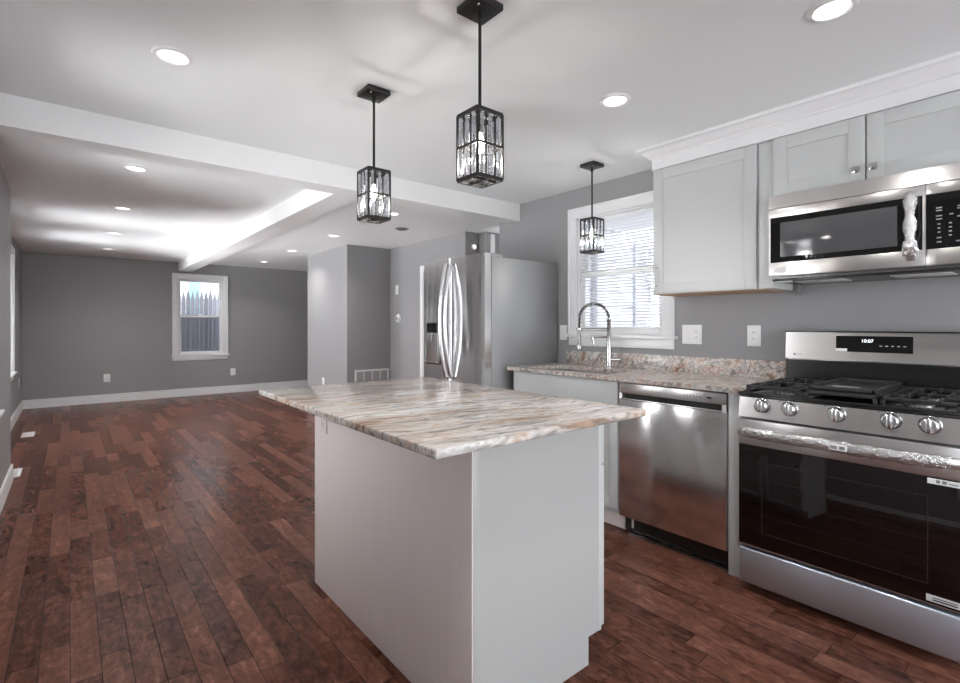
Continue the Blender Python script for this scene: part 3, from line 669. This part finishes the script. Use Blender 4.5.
# backguard
b = MB(); b.box(2.975, Y0, .903, 3.03, Y1, 1.04).build('rear_vent_panel', M['black'], t)
b = MB(); b.prism([(2.965, 1.045), (2.975, 1.183), (3.03, 1.183), (3.03, 1.045)], 'y', Y0, Y1); b.bevel(.003)
bg_ = b.build('backguard', M['steel'], t)
MB().box(2.965, Y0-.001, 1.183, 3.032, Y1+.001, 1.189, .001).build('top_cap', M['black'], bg_)
MB().box(2.955, Y0+.01, 1.038, 2.99, Y1-.012, 1.044, .001).build('lower_trim', M['dsteel'], bg_)
b = MB(); b.prism([(2.9635, 1.088), (2.9695, 1.166), (2.974, 1.166), (2.970, 1.088)], 'y', .486, .782)
ds = b.build('display', M['blackg'], bg_)
text('clock_digits', '10:07', .022, (2.9662, .655, 1.142), FACE_MX, M['digit'], ds)
MB().box(2.9635, .735, 1.089, 2.966, .782, 1.104).build('display_sticker', M['white'], ds)
for k in range(5): MB().box(2.9655, .51+k*.022, 1.118, 2.967, .520+k*.022, 1.1215).build('touch_mark', M['lgrey'], ds)
MB().lathe([(.001, -.0008), (.0065, -.0008), (.0065, .001), (.001, .001)], (2.9655, .966, 1.066), 'x', 20).build('logo_disc', M['greyp'], bg_)
text('logo_letters', 'LG', .017, (2.9655, .943, 1.066), FACE_MX, M['greyp'], bg_)
# burners and grates
BUR = [(2.56, .86, .045), (2.80, .86, .038), (2.68, .63, .05), (2.56, .40, .042), (2.80, .40, .036)]
for bx_, by_, br in BUR:
    bu = MB().lathe([(.001, 0), (br+.008, 0), (br+.006, .008), (br-.004, .014), (.001, .014)], (bx_, by_, .903)).build('burner', M['dsteel'], ck)
    MB().lathe([(.001, .014), (br-.004, .014), (br-.006, .022), (.001, .023)], (bx_, by_, .903)).build('burner_cap', M['iron'], bu)
def grate(y0, y1, nb):
    b = MB(); x0, x1 = FX+.035, 2.935; z0, z1 = .930, .943
    for y in (y0, y1-.012): b.box(x0, y, z0-.002, x1, y+.012, z1, .003)
    for x in (x0, (x0+x1)/2-.006, x1-.012): b.box(x, y0, z0-.002, x+.012, y1, z1, .003)
    for k in range(nb):
        y = y0+(y1-y0)*(k+1)/(nb+1)
        for a, c in ((x0, x0+.085), ((x0+x1)/2-.075, (x0+x1)/2+.075), (x1-.085, x1)): b.box(a, y-.005, z0, c, y+.005, z1+.003, .002)
    for x in (x0+.11, x1-.12):
        b.box(x, y0, z0, x+.01, y0+.07, z1+.003, .002); b.box(x, y1-.07, z0, x+.01, y1, z1+.003, .002)
    for x in (x0, x1-.014):
        for y in (y0, y1-.014): b.box(x, y, .903, x+.014, y+.014, z0, .002)
    return b.build('grate', M['iron'], ck)
grate(.765, .992, 3); grate(.268, .495, 3); gc = grate(.505, .755, 0)
b = MB().box(FX+.05, .515, .944, 2.92, .745, .950).box(FX+.05, .515, .944, FX+.062, .745, .962, .002).box(2.908, .515, .944, 2.92, .745, .962, .002).box(FX+.05, .515, .944, 2.92, .527, .962, .002).box(FX+.05, .733, .944, 2.92, .745, .962, .002)
b.build('griddle_plate', M['iron'], gc)
MB().box(2.60, .60, .9505, 2.615, .70, .9512).build('griddle_label', M['white'], gc)

# ------------------------------------------------------------------ microwave
t = tag(empty('microwave', (2.86, .605, 1.44)), 'stainless over-the-range microwave under the short wall cabinet', 'microwave')
MX = 2.665; Y0m, Y1m = .225, .983
MB().box(MX+.035, Y0m+.003, 1.445, 3.055, Y1m-.003, 1.855).build('case', M['dsteel'], t)
b = MB(); b.prism([(MX, 1.790), (MX+.012, 1.856), (MX+.05, 1.856), (MX+.05, 1.790)], 'y', Y0m, Y1m); b.bevel(.002); b.build('vent_panel', M['steel'], t)
SE = .398
b = MB(); zb, zt = 1.460, 1.787
b.box(MX, SE, 1.745, MX+.034, Y1m, zt, .002).box(MX, SE, zb, MX+.034, Y1m, 1.525, .002).box(MX+.002, Y1m-.008, 1.525, MX+.034, Y1m, 1.745).box(MX+.002, SE, 1.525, MX+.034, SE+.010, 1.745)
dr = b.build('door', M['steel'], t)
gl = MB().box(MX+.003, SE+.010, 1.525, MX+.03, Y1m-.008, 1.745).build('door_glass', M['blackg'], dr)
MB().box(MX+.0015, .488, 1.550, MX+.004, Y1m-.052, 1.718, .0006).build('window_screen', M['mwg'], gl)
MB().box(MX-.0008, .905, 1.475, MX+.001, .958, 1.502, .0004).build('badge_sticker', M['lgrey'], dr)
# handle with plastic film
hy = .440
hp = [(MX-.012-bow(k/20, .028), hy, 1.485+.285*k/20) for k in range(21)]
b = MB(); b.loft([[(x-.006, hy-.013, z), (x-.010, hy-.006, z), (x-.010, hy+.006, z), (x-.006, hy+.013, z), (x+.004, hy+.013, z), (x+.004, hy-.013, z)] for x, _, z in hp])
b.box(MX-.014, hy-.011, 1.485, MX+.002, hy+.011, 1.503, .003).box(MX-.014, hy-.011, 1.752, MX+.002, hy+.011, 1.770, .003)
hd = b.build('handle', M['steel'], dr)
rings = []
for k in range(45):
    u = k/44; z = 1.500+.262*u; x = MX-.012-bow((z-1.485)/.285, .028)-.003; bulge = .004*math.sin(u*17)+(.004 if u < .25 else 0)
    rings.append([(x+(.0115+random.uniform(-.001, .002))*math.cos(a), hy+(.0185+bulge+random.uniform(-.0015, .003))*math.sin(a), z) for a in [2*PI*j/14 for j in range(14)]])
wr = MB().loft(rings).build('plastic_wrap', M['wrap'], hd); wr['label'] = 'clear crinkled plastic film around the handle'
cp = MB().box(MX, Y0m, 1.745, MX+.034, SE-.002, zt, .002).build('upper_trim', M['steel'], t)
MB().box(MX, Y0m, zb, MX+.034, SE-.002, 1.525, .002).build('lower_trim', M['steel'], t)
kp = MB().box(MX+.001, Y0m, 1.525, MX+.03, SE-.002, 1.745).build('keypad', M['blackg'], cp)
for y, zs, w_ in ((.358, (1.687, 1.676, 1.655, 1.642), .018), (.358, (1.622, 1.606, 1.590), .008), (.358, (1.568, 1.551), .014), (.322, (1.657,), .012), (.325, (1.622, 1.606, 1.590, 1.574), .009),
                  (.298, (1.685, 1.676), .014), (.298, (1.645,), .014), (.288, (1.622, 1.606, 1.590), .008), (.288, (1.568,), .012), (.298, (1.549,), .022), (.262, (1.655, 1.622, 1.606, 1.590), .009)):
    for z in zs: MB().box(MX+.0004, y-w_/2, z-.0025, MX+.001, y+w_/2, z+.0025).build('key_mark', M['keym'], kp)
un = MB().box(MX+.02, Y0m+.01, 1.436, 3.05, Y1m-.01, 1.446, .002).build('underside_panel', M['black'], t)
for y in (.70, .33): MB().box(2.76, y, 1.432, 2.90, y+.20, 1.437, .002).build('grease_filter', M['lgrey'], un)
MB().box(2.70, .90, 1.4325, 2.74, .96, 1.437, .001).build('cooktop_lamp_cover', M['white'], un)
MB().box(3.02, .965, 1.38, 3.055, .985, 1.445).build('mounting_bracket', M['greyp'], t)

# ------------------------------------------------------------------ refrigerator
t = tag(empty('refrigerator', (2.65, 3.09, 0)), 'tall stainless french-door refrigerator left of the sink', 'refrigerator')
RY0, RY1 = 2.70, 3.48; BX = 2.342
MB().box(BX, RY0, .03, 3.045, RY1, 1.717, .006).build('cabinet_body', M['grey_side'], t)
for fy_ in (RY0+.06, RY1-.06):
    for fx_ in (BX+.06, 2.95): MB().cyl((fx_, fy_, 0), (fx_, fy_, .035), .02, n=12).build('foot', M['rubber'], t)
MB().box(BX-.02, RY0+.01, .02, BX, RY1-.01, .085).build('kick_grille', M['rubber'], t)
def fx_at(y):
    u = (y-RY0)/(RY1-RY0); return 2.262-.005*math.sin(PI*min(max(u, 0), 1))**.6
def fdoor(name, ya, yb, z0, z1, cut=None):
    n_ = 20; front = []
    for k in range(n_+1):
        y = ya+(yb-ya)*k/n_; e = min(y-ya, yb-y); rnd = .012*(1-math.sqrt(max(0, 1-(1-min(e/.014, 1))**2)))
        front.append((fx_at(y)+rnd, y))
    poly = front+[(BX-.006, yb), (BX-.006, ya)]
    b = MB().prism(poly, 'z', z0, z1)
    if cut:
        pass
    return b.build(name, M['fridge'], t)
dR = fdoor('right_door', RY0, 3.087, .73, 1.738); dL = fdoor('left_door', 3.093, RY1, .73, 1.738)
fz = fdoor('freezer_drawer', RY0, RY1, .095, .722)
for yy, par in ((3.055, dR), (3.125, dL)):
    pts = [(fx_at(yy)-.018-.058*math.sin(PI*k/28)**.8, yy, .82+.87*k/28) for k in range(29)]
    b = MB(); b.tube(pts, .0125, 12)
    for z in (.822, 1.688): b.tube([(fx_at(yy)+.004, yy, z), (fx_at(yy)-.02, yy, z)], .012, 12)
    b.build('handle', M['fridge'], par)
pts = [(fx_at(RY0+.08+.62*k/20)-.03-.02*math.sin(PI*k/20), RY0+.08+.62*k/20, .63) for k in range(21)]
MB().tube(pts, .012, 12).tube([pts[1], (pts[1][0]+.05, pts[1][1], .63)], .011).tube([pts[-2], (pts[-2][0]+.05, pts[-2][1], .63)], .011).build('drawer_handle', M['fridge'], fz)
# water dispenser
di = MB().box(2.245, 3.225, .905, 2.262, 3.405, 1.245, .004).build('dispenser_frame', M['dsteel'], dL)
MB().box(2.2425, 3.265, 1.165, 2.2465, 3.395, 1.235, .001).build('dispenser_display', M['blackg'], di)
MB().box(2.2427, 3.240, .935, 2.2465, 3.392, 1.155, .001).build('dispenser_niche', M['steel'], di)
MB().box(2.225, 3.235, .918, 2.248, 3.398, .932, .003).build('drip_tray', M['steel'], di)
MB().box(2.228, 3.30, 1.08, 2.246, 3.335, 1.150, .004).build('dispenser_paddle', M['greyp'], di)
# hinge covers
for ya, yb in ((RY0+.01, RY0+.085), (RY1-.085, RY1-.01)):
    MB().box(BX-.045, ya, 1.717, BX+.12, yb, 1.742, .006).build('hinge_cover', M['grey_side'], t)
MB().box(BX+.0, RY0+.10, 1.742-.025, BX+.10, RY1-.10, 1.752, .005).build('top_control_cover', M['black'], t)

# ------------------------------------------------------------------ island
t = tag(empty('kitchen_island', (1.2, 1.72, 0)), 'white island cabinet with toe-kick notch under the pale granite top', 'kitchen island')
IX0, IX1, IY0, IY1 = .896, 1.49, 1.125, 2.314
MB().box(IX0+.012, IY0+.01, .10, IX1, IY1, .892).box(IX0+.012, IY0+.01, 0, 1.435, IY1, .10).build('body', M['isle'], t)
b = MB(); b.box(IX0, IY0-.004, 0, IX0+.012, IY1+.002, .892, .001).build('back_panel', M['isl'], t)
b = MB(); b.prism([(IX0+.030, 0), (1.435, 0), (1.435, .10), (IX1, .10), (IX1, .892), (IX0+.030, .892)], 'y', IY0, IY0+.012); b.build('end_panel', M['isle'], t)
MB().box(IX0+.004, IY0-.006, 0, IX0+.030, IY0+.012, .892, .002).build('corner_batten', M['isle'], t)
MB().box(IX1, IY0-.002, .10, IX1+.018, IY1, .892, .001).build('face_frame', M['cab'], t)
dw_ = (IY1-IY0-.012)/3
for k in range(3):
    y0 = IY0+.004+k*(dw_+.002)
    d = shaker(MB(), 1, IX1+.042, y0, y0+dw_-.002, .108, .70).build('door', M['cab'], t)
    b = MB().cyl((IX1+.042, y0+.035, .64), (IX1+.062, y0+.035, .64), .005, n=10).box(IX1+.058, y0+.021, .626, IX1+.066, y0+.049, .654, .003); b.build('knob', M['chrome'], d)
    d = MB().box(IX1+.022, y0, .706, IX1+.042, y0+dw_-.002, .878, .002).build('drawer', M['cab'], t)
    b = MB().cyl((IX1+.042, y0+dw_/2, .79), (IX1+.062, y0+dw_/2, .79), .005, n=10).box(IX1+.058, y0+dw_/2-.014, .776, IX1+.066, y0+dw_/2+.014, .804, .003); b.build('knob', M['chrome'], d)
b = MB().box(.683, .995, .892, 1.600, 2.455, .917)
es = [e for e in b.bm.edges]
bmesh.ops.bevel(b.bm, geom=es, offset=.005, segments=3, affect='EDGES', profile=.5)
tag(b.build('island_countertop', M['gran'], None, (1.14, 1.725, .892)), 'pale brown-veined granite slab on top of the island', 'countertop')

# ------------------------------------------------------------------ plates on walls
def plate(kind, face, p, w_, h_, label, cat='outlet', m='white', group=None):
    """face: '-x' '-y' or '+x', p = centre on the wall"""
    x, y, z = p; t = tag(empty(kind, p), label, cat, group); th = .006
    def bx(u0, u1, q0, q1, n0, n1, nm, mm, par, bev=.001):
        b = MB()
        if face == '-x': b.box(x-n1, y+u0, z+q0, x-n0, y+u1, z+q1, bev)
        elif face == '+x': b.box(x+n0, y+u0, z+q0, x+n1, y+u1, z+q1, bev)
        else: b.box(x+u0, y-n1, z+q0, x+u1, y-n0, z+q1, bev)
        return b.build(nm, mm, par)
    pl = bx(-w_/2, w_/2, -h_/2, h_/2, 0, th, 'cover_plate', M[m], t, .002)
    gangs = 2 if w_ > .1 else 1
    for g in range(gangs):
        c = 0 if gangs == 1 else (-.03 if g == 0 else .03)
        rocker = (kind == 'light_switch') or (gangs == 2 and g == 1)
        if rocker: bx(c-.016, c+.016, -.033, .033, th, th+.003, 'rocker', M[m], pl)
        else:
            o = bx(c-.017, c+.017, -.034, .034, th, th+.002, 'socket_face', M[m], pl)
            for q in (-.018, .018):
                for u in (-.006, .005): bx(c+u, c+u+.002, q-.004, q+.006, th+.002, th+.0026, 'slot', M['slot'], o, 0)
    return t
plate('wall_outlet', '-x', (3.06, 1.578, 1.160), .128, .122, 'double white switch and outlet plate right of the kitchen window')
plate('wall_outlet', '-x', (3.06, 1.205, 1.158), .074, .122, 'single white outlet plate left of the range backguard')
plate('light_switch', '-x', (3.06, 2.645, 1.16), .074, .118, 'white switch plate between the refrigerator and the kitchen window', 'switch')
plate('wall_outlet', '-y', (.447, 9.77, .385), .085, .125, 'white outlet low on the far wall, left of the window')
plate('wall_outlet', '-y', (2.272, 9.77, .375), .085, .125, 'white outlet low on the far wall, just right of the window')
plate('wall_outlet', '+x', (-.54, 9.25, .43), .075, .122, 'white outlet on the set back left wall near the corner')
plate('wall_outlet', '-x', (2.82, 6.96, .40), .075, .12, 'white outlet low on the closet wall, peeking over the island')
plate('wall_outlet', '-x', (.896, 2.205, .785), .075, .115, 'beige outlet on the island back under the granite overhang', m='isl')
plate('light_switch', '-x', (3.46, 5.97, 1.70), .075, .13, 'white plate high on the passage wall above the round thermostat', 'switch')
t = tag(empty('thermostat', (3.46, 5.94, 1.31)), 'round white thermostat on the passage wall left of the refrigerator', 'thermostat')
MB().lathe([(.001, -.006), (.06, -.006), (.062, 0), (.001, 0)], (3.46, 5.94, 1.31), 'x').build('wall_ring', M['white'], t)
MB().lathe([(.001, -.028), (.036, -.028), (.042, -.022), (.042, -.006), (.001, -.006)], (3.46, 5.94, 1.31), 'x').build('dial', M['white'], t)
MB().lathe([(.001, -.0295), (.024, -.0295), (.026, -.0278), (.001, -.0278)], (3.46, 5.94, 1.31), 'x').build('dial_face', M['greyp'], t)
# return air grille
t = tag(empty('return_air_grille', (3.2, 6.17, .45)), 'white return air grille low on the closet front wall', 'vent')
gx0, gx1, gz0, gz1, gy = 2.925, 3.44, .26, .615, 6.17
MB().box(gx0, gy-.012, gz1-.025, gx1, gy, gz1, .002).box(gx0, gy-.012, gz0, gx1, gy, gz0+.025, .002).box(gx0, gy-.012, gz0, gx0+.025, gy, gz1, .002).box(gx1-.025, gy-.012, gz0, gx1, gy, gz1, .002).build('frame', M['trim'], t)
MB().box(gx0+.02, gy-.0015, gz0+.02, gx1-.02, gy-.0005, gz1-.02).build('backing', M['greyp'], t)
for k in range(1, 4):
    u = gx0+.0125+(gx1-gx0-.025)*k/4; MB().box(u-.006, gy-.011, gz0+.024, u+.006, gy-.001, gz1-.024).build('divider', M['trim'], t)
b = MB()
for k in range(26):
    z = gz0+.032+k*.0115; b.box(gx0+.024, gy-.007, z, gx1-.024, gy-.003, z+.005)
b.build('louvers', M['lgrey'], t)
# floor registers
def register(x, y, label):
    t = tag(empty('floor_register', (x, y, 0)), label, 'floor vent', 'floor registers'); a, c = .055, .15
    MB().box(x-a, y-c, 0, x+a, y-c+.02, .006, .002).box(x-a, y+c-.02, 0, x+a, y+c, .006, .002).box(x-a, y-c, 0, x-a+.02, y+c, .006, .002).box(x+a-.02, y-c, 0, x+a, y+c, .006, .002).build('frame', M['white'], t)
    b = MB()
    for k in range(15): b.box(x-a+.015, y-c+.022+k*.0178, .001, x+a-.015, y-c+.033+k*.0178, .0045)
    b.build('slats', M['white'], t)
register(-.36, 7.45, 'white floor register farther back by the left wall'); register(-.365, 5.58, 'white floor register beside the end of the nearest left wall')

# ------------------------------------------------------------------ blinds
t = tag(empty('window_blind', (3.10, 2.14, 1.2)), 'white horizontal slat blind lowered in the kitchen window', 'blind')
yb0, yb1 = WK[0]+.022, WK[1]-.022
MB().box(3.072, yb0, 2.0, 3.098, yb1, 2.03, .003).build('head_rail', M['offw'], t)
b = MB(); z = 1.225
while z < 1.995:
    b.prism([(3.0745, z+.0034), (3.085, z+.0014), (3.0965, z-.0034), (3.0963, z-.0027), (3.085, z+.0022), (3.0747, z+.0042)], 'y', yb0, yb1); z += .0225
b.build('slats', M['offw'], t)
MB().box(3.074, yb0, 1.195, 3.098, yb1, 1.210, .003).build('bottom_rail', M['offw'], t)
for y in (yb0+.12, (yb0+yb1)/2, yb1-.12): MB().box(3.0735, y-.001, 1.2, 3.0745, y+.001, 2.01).build('ladder_cord', M['white'], t)

# ------------------------------------------------------------------ outside
S(MB().box(-30, -20, -.45, 40, 45, -.4).build('ground', M['ground']), 'grey ground outside the windows', 'ground')
# clapboard wing outside the kitchen window
t = tag(empty('house_wing', (5.8, 3.3, -.4)), 'white clapboard house wing seen through the kitchen blinds', 'building')
MB().box(3.22, 3.27, -.4, 8.5, 3.355, 3.2).build('clapboard_wall', M['siding'], t)
lv = MB()
for k in range(34):
    z = .92+k*.036; lv.box(5.02, 3.235, z, 5.30, 3.262, z+.020)
MB().box(4.98, 3.235, .88, 5.02, 3.27, 2.17).box(5.30, 3.235, .88, 5.34, 3.27, 2.17).box(5.02, 3.235, .88, 5.30, 3.27, .92).box(5.02, 3.235, 2.13, 5.30, 3.27, 2.17).build('shutter_frame', M['louver'], t)
lv.build('shutter_louvers', M['lgrey'], t)
MB().cyl((4.22, 3.225, -.4), (4.22, 3.225, 3.1), .035, n=16).build('downspout', M['louver'], t)
# fence and neighbouring house outside the far window
t = tag(empty('picket_fence', (2.0, 12.1, -.4)), 'weathered grey stockade fence with pointed pickets outside the far window', 'fence')
x = -1.5
while x < 6.5:
    h = 1.98+random.uniform(-.03, .03); w_ = .078
    o = MB().prism([(x, -.4), (x+w_, -.4), (x+w_, h-.20), (x+w_*.62, h-.05), (x+w_/2, h), (x+w_*.38, h-.05), (x, h-.20)], 'y', 12.1, 12.12).build('picket', M['fence'], t)
    x += w_+.007
for z in (.1, 1.35): MB().box(-1.5, 12.12, z, 6.5, 12.16, z+.09).build('rail', M['fence'], t)
t = tag(empty('neighbour_house', (3, 17, -.4)), 'pale clapboard neighbouring house with teal panel beyond the picket fence', 'building')
MB().box(-3, 17, -.4, 9, 17.3, 5).build('wall', M['siding2'], t)
MB().box(2.74, 16.94, 1.4, 3.02, 17, 4).build('teal_panel', M['teal'], t)
wn_ = MB().box(3.14, 16.95, 1.5, 3.54, 17, 3.6).build('window_frame', M['trim'], t)
MB().box(3.17, 16.94, 1.6, 3.325, 16.955, 3.5).build('window_pane', M['lgrey'], wn_); MB().box(3.355, 16.94, 1.6, 3.51, 16.955, 3.5).build('window_pane', M['lgrey'], wn_)  # panes coloured pale to stand in for reflected sky
